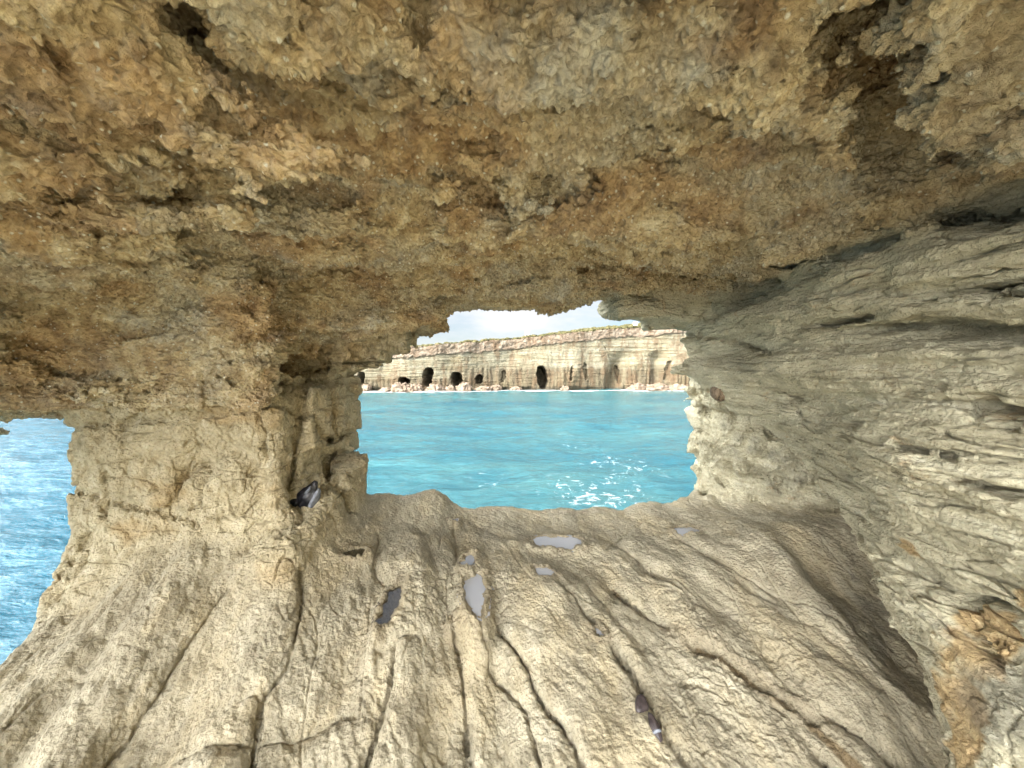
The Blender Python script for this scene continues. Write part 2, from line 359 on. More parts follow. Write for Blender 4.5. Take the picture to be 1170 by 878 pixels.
def vnormals(V, Fq):
    n = np.cross(V[Fq[:, 2]]-V[Fq[:, 0]], V[Fq[:, 3]]-V[Fq[:, 1]])
    out = np.zeros_like(V)
    for a in range(3):
        out[:, a] = sum(np.bincount(Fq[:, c], n[:, a], len(V)) for c in range(4))
    return out/np.maximum(np.linalg.norm(out, axis=1), 1e-9)[:, None]
def smooth(V, Fq, it=1, f=.5):
    for _ in range(it):
        a = np.concatenate([Fq[:, 0], Fq[:, 1], Fq[:, 2], Fq[:, 3]]); b = np.concatenate([Fq[:, 1], Fq[:, 2], Fq[:, 3], Fq[:, 0]])
        n = np.bincount(a, None, len(V))+np.bincount(b, None, len(V)); W = V.copy(); lone = n == 0
        for c in range(3):
            W[:, c] = (np.bincount(a, V[b, c], len(V))+np.bincount(b, V[a, c], len(V)))/np.maximum(n, 1)
        W[lone] = V[lone]; V = V*(1-f)+W*f
    return V.astype(f32)
def subdivide(V, Fq):
    n = len(V); e = np.concatenate([Fq[:, [0, 1]], Fq[:, [1, 2]], Fq[:, [2, 3]], Fq[:, [3, 0]]]); e.sort(axis=1)
    key = e[:, 0].astype(np.int64)*n+e[:, 1]; uq, inv = np.unique(key, return_inverse=True)
    ev = (V[uq//n]+V[uq % n])*.5; fv = V[Fq].mean(1); m = len(Fq)
    i0, i1, i2, i3 = [n+inv[k*m:(k+1)*m] for k in range(4)]; fc = n+len(uq)+np.arange(m)
    F2 = np.concatenate([np.stack([Fq[:, 0], i0, fc, i3], 1), np.stack([i0, Fq[:, 1], i1, fc], 1), np.stack([fc, i1, Fq[:, 2], i2], 1), np.stack([i3, fc, i2, Fq[:, 3]], 1)])
    return np.concatenate([V, ev, fv]).astype(f32), F2.astype(np.int32)
V = smooth(V, quads, 1, .35)
# only what a visitor near the viewpoint can see is refined; the rest (roof top, outer faces) stays coarse
def in_reach(V, quads, gx, gz, g0):
    qm = V[quads].mean(1)
    vis = (qm[:, 1] > .35) & (np.abs(qm[:, 0]) < gx*qm[:, 1]+g0) & (np.abs(qm[:, 2]) < gz*qm[:, 1]+g0) & (qm[:, 2] < 1.35) & (qm[:, 1] < 5.3) & (qm[:, 2] > -2.9)
    return vis & ~((vnormals(V, quads)[quads[:, 0], 1] > .6) & (qm[:, 1] > 4.3))
vis = in_reach(V, quads, 1.6, 1.25, .4); coarse = quads[~vis]; V, q1 = subdivide(V, quads[vis])
V = smooth(V, q1, 1, .25)
vis = in_reach(V, q1, 1.42, 1.12, .16); V, q2 = subdivide(V, q1[vis])
quads = np.concatenate([q2, q1[~vis], coarse])
N = vnormals(V, quads)
log('subdivided', len(V))
def detail_of(c):
    x, y, z = [np.ascontiguousarray(V[c, a]) for a in range(3)]
    nz = N[c, 2]
    wf, wc, wp, ww = weights(parts(x, y, z), .05)
    isb = sstep(3.5, 4.1, y)*sstep(0, -.25, z)
    u = x+.20*(y-1.7)-.10*np.maximum(0, x)*(y-1.7)
    crag = np.clip(.55+noise(x*1.3, y*1.3, z*1.3, 70)*1.3, .15, 1.2)
    d1 = .050*(billow(x*13, y*13, z*18, 71)-.35)*crag+.027*(billow(x*29, y*29, z*40, 72)-.35)+.014*noise(x*66, y*66, z*76, 73)
    d1 += .026*terr(noise(x*9, y*20, z*20, 58), 3, .42, .58)
    d1 -= .10*np.maximum(0, noise(x*9, y*9, z*9, 74)-.22)
    fn = np.maximum(0, -nz)
    flk = .046*terr(noise(x*2.4, y*2.0, z*19, 75)+.18*noise(x*9, y*8, z*30, 80), 4, .44, .56)+.018*terr(noise(x*7, y*6, z*38, 76), 3, .42, .58)+.005*noise(x*40, y*40, z*60, 77)
    flk -= .036*np.exp(-(noise(x*2.2, y*1.9, z*15, 65)/.026)**2)*sstep(-.05, .2, noise(x*2.2, y*2.2, z*4, 66)) + .020*np.exp(-(noise(x*6, y*6, z*3, 67)/.022)**2)*sstep(.0, .25, noise(x*2.4, y*2.4, z*3, 68))
    flk -= .045*np.exp(-(noise(x*2, y*1.6, z*11, 78)/.02)**2)*sstep(-.1, .2, noise(x*2, y*2, z*3, 79))
    v_ = u*.9+y*.35; w_ = y*.9-u*.35
    soft = .6+.8*sstep(-.2, .3, noise(x*1.5, y*1.5, z*1.5, 64))
    flo = .016*terr(noise(v_*9, w_*5, z*6, 81), 4, .40, .60)+.014*(billow(v_*12, w_*7, z*9, 83)-.3)+.008*noise(v_*30, w_*15, z*26, 82)*soft+.005*noise(x*58, y*58, z*58, 84)
    flo += .016*noise(v_*5, w_*4, z*5, 60)
    flo -= .005*np.exp(-(noise(v_*8, w_*4.6, z*5, 63)/.035)**2)*soft 
    nf = np.nonzero(wf > .3)[0]; xs, ys = x[nf], y[nf]; wob = .025*noise(xs*5, ys*5, xs*0, 51)+.008*noise(xs*30, ys*30, xs*0, 54); cc_ = np.zeros(len(nf), f32)
    for a, b, wd, dp in CRACKS:
        ok = (xs > min(a[0], b[0])-.1) & (xs < max(a[0], b[0])+.1) & (ys > min(a[1], b[1])-.1) & (ys < max(a[1], b[1])+.1)
        if ok.any():
            dd, t = seg(xs[ok]+wob[ok], ys[ok]+wob[ok], None, a, b)
            cc_[ok] = np.maximum(cc_[ok], dp*.38*np.exp(-(dd/(wd*.38))**2)*sstep(-.35, .0, noise(xs[ok]*3, ys[ok]*3, xs[ok]*0, 55)+.12))
    for nm, cx, cy, cz, hx, hy, rot in PUDDLES:
        ok = np.hypot(xs-cx, ys-cy) < max(hx, hy)*1.3
        cc_[ok] = .016*noise(xs[ok]*22, ys[ok]*22, xs[ok]*0, 57)+.010*noise(xs[ok]*50, ys[ok]*50, xs[ok]*0, 53)
    flo[nf] -= cc_
    flo -= .014*np.exp(-(noise(u*3.0, y*1.1, z*1.5, 85)/.014)**2)*sstep(0, .25, noise(x*1.6, y*1.6, z, 59))
    pid = .030*terr(noise(x*8, y*8, z*6, 86)+.3*noise(x*26, y*26, z*20, 96), 4, .42, .58)+.012*noise(x*20, y*20, z*14, 87)+.006*noise(x*50, y*50, z*50, 88)
    pid -= .016*np.exp(-(noise(x*9, y*9, z*6, 61)/.035)**2) + .034*np.exp(-(noise(x*3.3, y*3.3, z*1.1, 89)/.018)**2)*sstep(-.1, .15, noise(x*1.7, y*1.7, z*1.7, 90)) + .018*np.exp(-(noise(x*1.3, y*1.3, z*7, 91)/.022)**2)
    bsd = .030*terr(noise(x*9, y*9, z*9, 92), 4, .42, .58)+.024*(billow(x*24, y*24, z*24, 93)-.3)+.011*noise(x*55, y*55, z*55, 94)
    disp = wf*flo+wc*d1+wp*pid+ww*(flk*(1-isb)+bsd*isb)
    rust = sstep(.12, .42, fbm(x*1.7, y*1.7, z*2.2, 3, 98)+.10*wc-.16*ww-.18*wf)
    return np.stack([disp, wf, wc, wp, ww, rust], 1).astype(f32)
sl_ = [slice(s, s+60000) for s in range(0, len(V), 60000)]
disp, wf, wc, wp, ww, rust = np.concatenate(list(POOL.map(detail_of, sl_))).T.copy()
V = V+N*disp[:, None]
N = vnormals(V, quads)
log('displaced')
x, y, z = V.T.copy()
# rust, ochre and algae: stains that belong to the rock
def blob(px, py, r, hh):
    c = cast(px, py); return np.exp(-(((x-c[0])/r[0])**2+((y-c[1])/r[1])**2+((z-c[2])/r[2])**2))*hh
st = blob(1118, 715, (.3, .16, .08), 1)+blob(1105, 760, (.3, .12, .12), .9)+blob(1085, 790, (.3, .08, .10), .9)+blob(1128, 830, (.3, .10, .20), 1)+blob(1028, 628, (.3, .10, .06), .8)+blob(1160, 690, (.3, .06, .05), .6)
sn = fbm(x*5, y*5, z*4, 3, 95)
ochre = sstep(.52, .74, st+sn*.75+.10*noise(x*22, y*22, z*22, 96))
algae = np.clip(blob(1150, 800, (.3, .14, .16), 1.1)+blob(930, 680, (.5, .55, .4), .35)+blob(1010, 700, (.3, .4, .3), .6)+blob(900, 540, (.5, .5, .45), .5)+blob(830, 500, (.3, .5, .5), .35), 0, 1)
algae = sstep(.25, .8, algae+fbm(x*7, y*7, z*7, 2, 97)*.5)

def mesh_from(name, V, Fq, mat, normals=None, attrs=None, uvs=None, kind='structure', label=None, cat=None, group=None, parent=None):
    me = bpy.data.meshes.new(name); n, m = len(V), len(Fq); k = Fq.shape[1]
    me.vertices.add(n); me.vertices.foreach_set('co', np.ascontiguousarray(V, f32).ravel())
    me.loops.add(m*k); me.loops.foreach_set('vertex_index', np.ascontiguousarray(Fq, np.int32).ravel())
    me.polygons.add(m); me.polygons.foreach_set('loop_start', np.arange(0, m*k, k, dtype=np.int32))
    me.polygons.foreach_set('use_smooth', np.ones(m, bool)); me.update(calc_edges=True)
    if attrs:
        for an, av in attrs.items():
            if av.ndim == 1: at_ = me.attributes.new(an, 'FLOAT', 'POINT'); at_.data.foreach_set('value', av.astype(f32))
            else:
                c = np.ones((n, 4), f32); c[:, :av.shape[1]] = av
                at_ = me.attributes.new(an, 'FLOAT_COLOR', 'POINT'); at_.data.foreach_set('color', c.ravel())
    if normals is not None: me.normals_split_custom_set_from_vertices(normals.astype(f32))
    me.materials.append(mat); o = bpy.data.objects.new(name, me); C.objects.link(o)
    if kind: o['kind'] = kind
    if label: o['label'] = label
    if cat: o['category'] = cat
    if group: o['group'] = group
    if parent: o.parent = parent
    return o

# ------------------------------------------------------------------ materials
class NT:
    def __init__(s, name):
        s.m = bpy.data.materials.new(name); s.m.use_nodes = True; s.t = s.m.node_tree; s.t.nodes.clear()
        s.out = s.t.nodes.new('ShaderNodeOutputMaterial'); s.b = s.t.nodes.new('ShaderNodeBsdfPrincipled'); s.t.links.new(s.b.outputs[0], s.out.inputs[0])
        s.co = s.t.nodes.new('ShaderNodeTexCoord').outputs['Object']
    def n(s, typ, **kw):
        nd = s.t.nodes.new('ShaderNode'+typ)
        for k, v in kw.items():
            if hasattr(nd, k): setattr(nd, k, v)
        return nd
    def set(s, sock, v):
        if hasattr(v, 'is_output') or isinstance(v, bpy.types.NodeSocket): s.t.links.new(v, sock)
        else: sock.default_value = v
    def noise(s, scale, detail=4, rough=.55, co=None, stretch=None, dist=0):
        co = co or s.co
        if stretch:
            mp = s.n('Mapping'); s.set(mp.inputs[0], co); mp.inputs['Scale'].default_value = stretch; co = mp.outputs[0]
        nd = s.n('TexNoise'); s.set(nd.inputs['Vector'], co); nd.inputs['Scale'].default_value = scale; nd.inputs['Detail'].default_value = detail
        nd.inputs['Roughness'].default_value = rough; nd.inputs['Distortion'].default_value = dist; return nd.outputs['Fac']
    def vor(s, scale, feature='F1', out='Distance', stretch=None, co=None):
        co = co or s.co
        if stretch:
            mp = s.n('Mapping'); s.set(mp.inputs[0], co); mp.inputs['Scale'].default_value = stretch; co = mp.outputs[0]
        nd = s.n('TexVoronoi', feature=feature); s.set(nd.inputs['Vector'], co); nd.inputs['Scale'].default_value = scale; return nd.outputs[out]
    def ramp(s, v, stops):
        nd = s.n('ValToRGB'); s.set(nd.inputs[0], v); e = nd.color_ramp.elements
        while len(e) < len(stops): e.new(.5)
        for q, (p, c) in zip(e, stops): q.position = p; q.color = (*c, 1) if isinstance(c, tuple) else (c, c, c, 1)
        return nd.outputs[0]
    def mix(s, f, a, b, mode='MIX'):
        nd = s.n('Mix', data_type='RGBA', blend_type=mode); s.set(nd.inputs[0], f)
        for sk, v in ((nd.inputs[6], a), (nd.inputs[7], b)): s.set(sk, (*v, 1) if isinstance(v, tuple) and len(v) == 3 else v)
        return nd.outputs[2]
    def math(s, op, a, b=0, c=0):
        nd = s.n('Math', operation=op); s.set(nd.inputs[0], a); s.set(nd.inputs[1], b); s.set(nd.inputs[2], c); return nd.outputs[0]
    def attr(s, name, out='Fac'): nd = s.n('Attribute'); nd.attribute_name = name; return nd.outputs[out]
    def bump(s, h, strength, dist, prev=None):
        nd = s.n('Bump'); s.set(nd.inputs['Height'], h); nd.inputs['Strength'].default_value = strength; nd.inputs['Distance'].default_value = dist
        if prev is not None: s.set(nd.inputs['Normal'], prev)
        return nd.outputs[0]
    def fin(s, col=None, rough=None, nrm=None, spec=None):
        if col is not None: s.set(s.b.inputs['Base Color'], (*col, 1) if isinstance(col, tuple) and len(col) == 3 else col)
        if rough is not None: s.set(s.b.inputs['Roughness'], rough)
        if nrm is not None: s.set(s.b.inputs['Normal'], nrm)
        if spec is not None: s.set(s.b.inputs['Specular IOR Level'], spec)
        return s.m
def sepc(s, sock):
    nd = s.n('SeparateColor'); s.set(nd.inputs[0], sock); return nd.outputs

def rock_material():
    s = NT('limestone')
    w = sepc(s, s.attr('zone', 'Color')); m = sepc(s, s.attr('stain', 'Color'))
    fine = s.noise(38, 6, .65); mid = s.noise(9, 5, .6); big = s.noise(1.6, 4, .6)
    beds = s.noise(3.0, 6, .62, stretch=(.5, .5, 5))
    shell = s.vor(46); shellc = s.vor(46, out='Color'); shv = sepc(s, shellc)
    # roof: shelly brown-ochre calcarenite
    ce = s.ramp(mid, [(.30, (0.251, 0.177, 0.092)), (.43, (0.454, 0.348, 0.196)), (.56, (0.622, 0.513, 0.310)), (.70, (0.780, 0.707, 0.500))])
    ce = s.mix(s.ramp(big, [(.44, 0.), (.60, .6)]), ce, s.ramp(fine, [(.35, (0.311, 0.274, 0.196)), (.65, (0.598, 0.549, 0.414))]))
    ce = s.mix(s.ramp(s.noise(3.3, 5, .65), [(.54, 0.), (.66, .55)]), ce, (0.562, 0.562, 0.488))
    ce = s.mix(s.math('MULTIPLY', m[2], .58), ce, s.ramp(mid, [(.35, (0.239, 0.134, 0.061)), (.6, (0.526, 0.341, 0.159))]))
    ce = s.mix(s.math('MULTIPLY', s.math('GREATER_THAN', shv[0], .88), s.ramp(shell, [(.20, .8), (.42, 0.)])), ce, (0.780, 0.780, 0.658))
    ce = s.mix(s.math('MULTIPLY', s.math('LESS_THAN', shv[0], .10), s.ramp(shell, [(.20, .6), (.45, 0.)])), ce, (0.144, 0.116, 0.079))
    # right wall: pale grey-green marl
    wa = s.ramp(beds, [(.28, (0.364, 0.320, 0.205)), (.42, (0.535, 0.483, 0.330)), (.58, (0.642, 0.588, 0.410)), (.72, (0.706, 0.651, 0.480))])
    wa = s.mix(s.ramp(s.noise(2.2, 5, .65, stretch=(.6, .6, 1.6)), [(.52, 0.), (.68, .5)]), wa, (0.364, 0.331, 0.235))
    wa = s.mix(s.ramp(s.noise(2.6, 6, .75, stretch=(1, 1, 1.5), dist=.6), [(.60, 0.), (.70, .6)]), wa, (0.449, 0.273, 0.120))
    # pillar: warm cream
    pi = s.ramp(mid, [(.30, (0.326, 0.267, 0.155)), (.44, (0.470, 0.396, 0.252)), (.58, (0.557, 0.478, 0.315)), (.72, (0.624, 0.552, 0.395))])
    pi = s.mix(s.math('MULTIPLY', m[2], .45), pi, (0.403, 0.258, 0.101))
    # floor: grey-tan, worn, golden on the proud slabs
    fs = s.noise(5, 6, .62, stretch=(1.5, .5, 1.2), dist=.4)
    fl = s.ramp(fs, [(.30, (0.288, 0.246, 0.167)), (.44, (0.414, 0.363, 0.253)), (.58, (0.504, 0.445, 0.316)), (.72, (0.567, 0.509, 0.380))])
    fl = s.mix(s.ramp(big, [(.46, 0.), (.64, .5)]), fl, (0.315, 0.267, 0.178))
    fl = s.mix(s.ramp(s.noise(2.1, 5, .65, stretch=(1.4, .5, 1)), [(.48, 0.), (.62, .45)]), fl, (0.504, 0.406, 0.237))
    col = s.mix(w[0], fl, ce); col = s.mix(w[1], col, pi); col = s.mix(w[2], col, wa)
    col = s.mix(s.math('MULTIPLY', m[0], .80), col, s.ramp(mid, [(.32, (.36, .22, .09)), (.5, (.56, .38, .17)), (.66, (.66, .50, .27))]))
    col = s.mix(s.math('MULTIPLY', s.attr('mud'), .85), col, (.15, .10, .045))
    col = s.mix(s.math('MULTIPLY', m[1], .50), col, (.15, .145, .12))
    col = s.mix(.38, col, s.ramp(fine, [(.28, .22), (.5, .5), (.70, .76)]), 'OVERLAY')
    b1 = s.bump(fine, 1., .030)
    b2 = s.bump(s.vor(46), .6, .014, b1)
    b3 = s.bump(s.noise(120, 4, .7), .9, .009, b2)
    return s.fin(col, s.math('MULTIPLY_ADD', s.attr('mud'), -.5, .88), b3, .25)
ROCK = rock_material()

# ------------------------------------------------------------------ split the rock by what it belongs to
part_v = np.argmax(np.stack([wf, wc, wp, ww], 1), 1)
pf = part_v[quads[:, 0]]
mud = np.zeros(len(x), f32)
for a_, b_, r_ in [((800,735), (850,768), .045), ((850,768), (905,803), .035), ((925,815), (985,870), .03), ((700,655), (740,690), .02)]:
    dd, t = seg(x, y, None, on_floor(*a_), on_floor(*b_)); mud = np.maximum(mud, np.exp(-((dd+.02*noise(x*12, y*12, x*0, 110))/r_)**2*1.2)*wf)
mud = sstep(.3, .7, mud)
for nm, cx, cy, cz, hx, hy, rot in PUDDLES:
    ex, ey = x-cx, y-cy; q = np.sqrt(((ex*math.cos(rot)+ey*math.sin(rot))/(hx+.03))**2+((ey*math.cos(rot)-ex*math.sin(rot))/(hy+.03))**2)
    mud = np.maximum(mud, .38*sstep(1.7, 1.0, q+.5*noise(x*9, y*9, x*0, 111))*wf)
zone = np.stack([wc, wp, ww], 1); stain = np.stack([ochre, algae, rust], 1)
SPEC = [('cave_floor', 'structure', None, None), ('cave_ceiling', 'structure', None, None),
        ('rock_pillar', None, 'cream jointed rock pillar holding up the roof between the two openings', 'rock pillar'),
        ('cave_wall', 'structure', None, None)]
for k, (nm, kind, lab, cat) in enumerate(SPEC):
    q = quads[pf == k]; used, inv = np.unique(q, return_inverse=True)
    W = V[used].copy(); W[:, 2] += CAMZ
    mesh_from(nm, W, inv.reshape(q.shape), ROCK, N[used], {'zone': zone[used], 'stain': stain[used], 'mud': mud[used]}, kind=kind, label=lab, cat=cat)
    log(nm, len(used))
SKY_K, SUN_E, EXPO, CLOUD_LO, GLOW_HI = .06, 4.1, 1.51, 6.2, 215.0

# ------------------------------------------------------------------ standing water in the joints
def depth_at(px, py, tol=2.2):
    """where the line of sight of one photograph pixel first meets the finished rock"""
    m = V[:, 1] > .5; v = V[m]
    q = (np.abs(CX+v[:, 0]/v[:, 1]*F_PX-px) < tol*2) & (np.abs(HY-v[:, 2]/v[:, 1]*F_PX-py) < tol*2); v = v[q]; nn = N[m][q]
    d = np.linalg.norm(v, axis=1); k = d < d.min()+.05
    return v[k].mean(0), nn[k].mean(0)
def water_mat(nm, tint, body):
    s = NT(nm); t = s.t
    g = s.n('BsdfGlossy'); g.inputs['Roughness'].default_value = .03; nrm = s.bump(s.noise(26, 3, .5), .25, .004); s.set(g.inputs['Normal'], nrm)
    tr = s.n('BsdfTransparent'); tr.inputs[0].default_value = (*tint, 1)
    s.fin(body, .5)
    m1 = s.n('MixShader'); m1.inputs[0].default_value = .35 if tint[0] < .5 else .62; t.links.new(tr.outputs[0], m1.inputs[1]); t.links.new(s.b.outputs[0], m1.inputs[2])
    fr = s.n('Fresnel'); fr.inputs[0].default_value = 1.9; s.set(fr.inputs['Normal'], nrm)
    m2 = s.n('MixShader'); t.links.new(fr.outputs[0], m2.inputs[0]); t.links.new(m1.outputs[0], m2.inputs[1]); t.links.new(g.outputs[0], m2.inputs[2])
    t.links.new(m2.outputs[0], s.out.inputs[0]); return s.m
PW = water_mat('puddle_water', (.85, .85, .87), (.78, .78, .81)); PWD = water_mat('brown_puddle_water', (.35, .28, .18), (.10, .075, .04))  # pale body colour stands in for the sky's reflection on the puddles
PLABEL = {'broad': 'broad shallow pale puddle near the middle of the sill', 'long': 'longest pale puddle, lying in the joint left of the floor\'s centre',
 'upper': 'narrow puddle in the joint just seaward of the longest puddle', 'small': 'small slanting puddle between the broad puddle and the ridged slabs',
 'slot': 'dark puddle at the bottom of the deep slot near the pillar', 'foot': 'brownish puddle against the foot of the pillar', 'dot': 'tiny puddle nearest the crest of the sill',
 'right': 'glinting puddle beside the buttress at the right end of the sill', 'crack': 'tiny puddle in the crack right of the central slabs', 'low': 'tiny puddle in the hollow below the longest puddle'}
fl_m = (wf > .4) & (N[:, 2] > .2)
for nm, cx, cy, cz, hx, hy, rot in PUDDLES:
    if nm == 'brown': continue
    G, st_ = 70, max(hx, hy)*2.2*2/70
    m = fl_m & (np.abs(V[:, 0]-cx) < G*st_/2) & (np.abs(V[:, 1]-cy) < G*st_/2); v = V[m]
    hm = np.full((G, G), np.nan)
    gx, gy = [np.clip(((v[:, a]-c)/st_+G/2).astype(int), 0, G-1) for a, c in ((0, cx), (1, cy))]
    for i, j, h in zip(gx, gy, v[:, 2]):
        if not hm[i, j] >= h: hm[i, j] = h
    for _ in range(6):
        pad = np.pad(hm, 1, constant_values=np.nan)
        nb_ = np.stack([pad[:-2, 1:-1], pad[2:, 1:-1], pad[1:-1, :-2], pad[1:-1, 2:]])
        with np.errstate(all='ignore'):
            import warnings; warnings.simplefilter('ignore'); mn = np.nanmean(nb_, 0)
        hm = np.where(np.isnan(hm), mn, hm)
    hm = np.where(np.isnan(hm), 9, hm)
    ii, jj = np.meshgrid(np.arange(G), np.arange(G), indexing='ij')
    ex, ey = (ii+.5-G/2)*st_, (jj+.5-G/2)*st_
    q = np.sqrt(((ex*math.cos(rot)+ey*math.sin(rot))/hx)**2+((ey*math.cos(rot)-ex*math.sin(rot))/hy)**2)
    inn = q < 1.15; lo = hm[inn].min()
    best = None
    for lev in np.linspace(hm[inn].max(), lo+.004, 24):
        und = hm < lev; reg = und & (q < .8)
        for _ in range(60):
            g2 = reg.copy(); g2[1:] |= reg[:-1]; g2[:-1] |= reg[1:]; g2[:, 1:] |= reg[:, :-1]; g2[:, :-1] |= reg[:, 1:]; g2 &= und
            if (g2 == reg).all(): break
            reg = g2
        if reg.any() and q[reg].max() < 2.1: best = (lev, reg); break
    if best is None: log('no puddle', nm); continue
    lev, reg = best
    g2 = reg.copy()
    for _ in range(4):
        r2 = g2.copy(); r2[1:] |= g2[:-1]; r2[:-1] |= g2[1:]; r2[:, 1:] |= g2[:, :-1]; r2[:, :-1] |= g2[:, 1:]; g2 = r2 & ((hm > lev-.006) | reg | g2)
    ci = np.argwhere(g2); bm = bmesh.new(); vs = {}
    for i, j in ci:
        qd = []
        for a, b in ((0, 0), (1, 0), (1, 1), (0, 1)):
            k = (i+a, j+b)
            if k not in vs: vs[k] = bm.verts.new(((k[0]-G/2)*st_, (k[1]-G/2)*st_, 0))
            qd.append(vs[k])
        bm.faces.new(qd)
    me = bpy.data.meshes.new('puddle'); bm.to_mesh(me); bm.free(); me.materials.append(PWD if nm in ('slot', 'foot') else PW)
    o = bpy.data.objects.new('puddle', me); C.objects.link(o); o.location = (cx, cy, lev+CAMZ)
    o['label'] = PLABEL[nm]; o['category'] = 'puddle'; o['group'] = 'puddles on the rock floor'
    log('puddle', nm, len(ci), round(float(q[reg].max()), 2))

# ------------------------------------------------------------------ the sea
def cliff_y(x): return 98+.07*x+2.2*np.sin(x*.055+.6)+1.2*np.sin(x*.17+2)
rings = 3.2*np.exp(np.arange(0, 690)*.0115); rings = rings[rings < 9000]
an = np.concatenate([np.arange(-math.pi, -1.15, .03), np.arange(-1.15, 1.15, .0026), np.arange(1.15, math.pi, .03)])
R_, A_ = np.meshgrid(rings, an, indexing='ij'); X, Y = (R_*np.sin(A_)).astype(f32), (R_*np.cos(A_)).astype(f32)
wa_, wb_ = X*.88+Y*.47, -X*.47+Y*.88
def fade(l): return np.clip(1.6-R_*.012*2.2/l, 0, 1)
Z = .22*fade(9)*noise(wa_*.10, wb_*.22, X*0, 101)*2 + .20*fade(4)*(1-billow(wa_*.22, wb_*.5, X*0, 102)) + .08*fade(2)*(1-billow(wa_*.6, wb_*1.1, X*0, 103)) + .030*fade(.9)*noise(wa_*1.6, wb_*2.9, X*0, 104)+.012*fade(.4)*noise(wa_*4, wb_*6, X*0, 105)
Z = np.where(R_ < 600, Z, 0)
cy_ = cliff_y(X); dcl = cy_-Y
foamz = 1.15*np.exp(-np.abs(dcl-4.0)/3.2)*(np.abs(X) < 160)*(.75+.6*noise(X*.12, Y*.2, X*0, 106))
near = .36*np.exp(-((X-3.4)/2.4)**2-((Y-14.6)/1.7)**2) + .20*np.exp(-((X-5.2)/3.2)**2-((Y-19)/3.)**2) + .16*np.exp(-((X-4.6)/2.4)**2-((Y-26)/4)**2) + .6*np.exp(-((X+6.5)/2.0)**2-((Y-5.0)/2.2)**2)+.15*np.exp(-((X+1.5)/2.6)**2-((Y-17)/2)**2)
shal = np.clip(sstep(-.5, .55, (X+.75*Y)/(6+.3*np.abs(Y)))*.78 + .35*np.exp(-(dcl/22)**2), 0, 1)*sstep(-2, 6, Y)
nr, na = R_.shape
idx = np.arange(nr*na).reshape(nr, na)
q = np.stack([idx[:-1, :-1], idx[:-1, 1:], idx[1:, 1:], idx[1:, :-1]], -1).reshape(-1, 4)[:, ::-1]
def sea_material():
    s = NT('sea_water')
    a = sepc(s, s.attr('sea', 'Color'))
    patch = s.noise(.045, 4, .55, stretch=(1, 2.2, 1)); p2 = s.noise(.35, 4, .6, stretch=(.6, 1.4, 1))
    shal = s.math('ADD', a[0], s.math('MULTIPLY', s.math('SUBTRACT', patch, .5), 1.4))
    shal = s.math('ADD', shal, s.math('MULTIPLY', s.math('SUBTRACT', p2, .5), .9))
    col = s.ramp(shal, [(.0, (.004, .056, .086)), (.30, (.006, .058, .084)), (.60, (.011, .060, .078)), (1., (.028, .088, .096))])
    n1 = s.noise(1.6, 6, .72, dist=.8); v = s.n('TexVoronoi', feature='DISTANCE_TO_EDGE')
    mp = s.n('Mapping'); s.set(mp.inputs[0], s.co); mp.inputs['Scale'].default_value = (1, 1.7, 1)
    s.set(v.inputs[0], s.mix(.30, mp.outputs[0], s.n('TexNoise').outputs['Color'])); v.inputs['Scale'].default_value = 2.6
    lace = s.ramp(v.outputs[0], [(0, 1.), (.10, .35), (.22, 0.)])
    f = s.math('ADD', s.math('MULTIPLY', a[2], .62), s.math('MULTIPLY', s.math('SUBTRACT', n1, .5), 2.4))
    near = s.math('MULTIPLY', s.ramp(f, [(.22, 0.), (.40, 1.)]), s.math('ADD', lace, s.ramp(f, [(.45, 0.), (.62, 1.)])))
    far = s.ramp(s.math('ADD', a[1], s.math('MULTIPLY', s.math('SUBTRACT', s.noise(.5, 5, .7), .5), 1.0)), [(.42, 0.), (.62, 1.)])
    cap = s.ramp(s.noise(.55, 7, .74, stretch=(.7, 1.9, 1)), [(.735, 0.), (.76, .8)])
    foam = s.math('MINIMUM', s.math('ADD', s.math('MULTIPLY', near, s.ramp(a[2], [(.06, 0.), (.3, 1.)])), s.math('ADD', far, cap)), 1)
    s.set(s.b.inputs['IOR'], 1.33)
    b = s.bump(s.noise(3.2, 7, .70, stretch=(.7, 1.3, 1)), .75, .14)
    b = s.bump(s.noise(.8, 5, .62, stretch=(.6, 1.5, 1)), .8, .30, b)
    return s.fin(s.mix(foam, col, (.38, .40, .41)), s.mix(foam, (.12,)*3, (.8,)*3), b)
mesh_from('sea', np.stack([X, Y, Z-.08], -1).reshape(-1, 3), q, sea_material(), attrs={'sea': np.stack([shal, np.clip(foamz, 0, 1), np.clip(near, 0, 1)], -1).reshape(-1, 3)})

# ------------------------------------------------------------------ the sea cliff across the water
def at(px, py, d=98.): x_, y_, z_ = P(px, py, d); return x_, y_, z_+CAMZ
TOPX = np.array([-400, -60, -40, -24, -6, 3.5, 15, 27, 38, 51, 75, 160, 400]); TOPZ = np.array([8, 8.8, 9.8, 11.4, 13.2, 14.1, 15.3, 16.7, 17.5, 18.6, 20, 22, 22])
SX = np.concatenate([np.arange(-190, -52, .9), np.arange(-52, 66, .13), np.arange(66, 190, .9)])
TT = np.linspace(0, 1, 190)
S2, T2 = np.meshgrid(SX, TT, indexing='ij'); S2 = S2.astype(f32); T2 = T2.astype(f32)
top = np.interp(S2, TOPX, TOPZ)+.35*noise(S2*.35, S2*0, S2*0, 120)+.25*noise(S2*1.3, S2*0, S2*0, 121)
ZC = -1.0+T2*(top+1.0); rel = (top-ZC)
capb = 2.6+.9*noise(S2*.12, S2*0, S2*0, 122)
cap = sstep(capb+.25, capb-.25, rel+.5*noise(S2*.9, ZC*.9, S2*0, 123))
zr = ZC+.35*noise(S2*.05, ZC*0, ZC*0, 124)
out = .30*cap+.45*noise(S2*.16, ZC*.10, S2*0, 125)*2.4
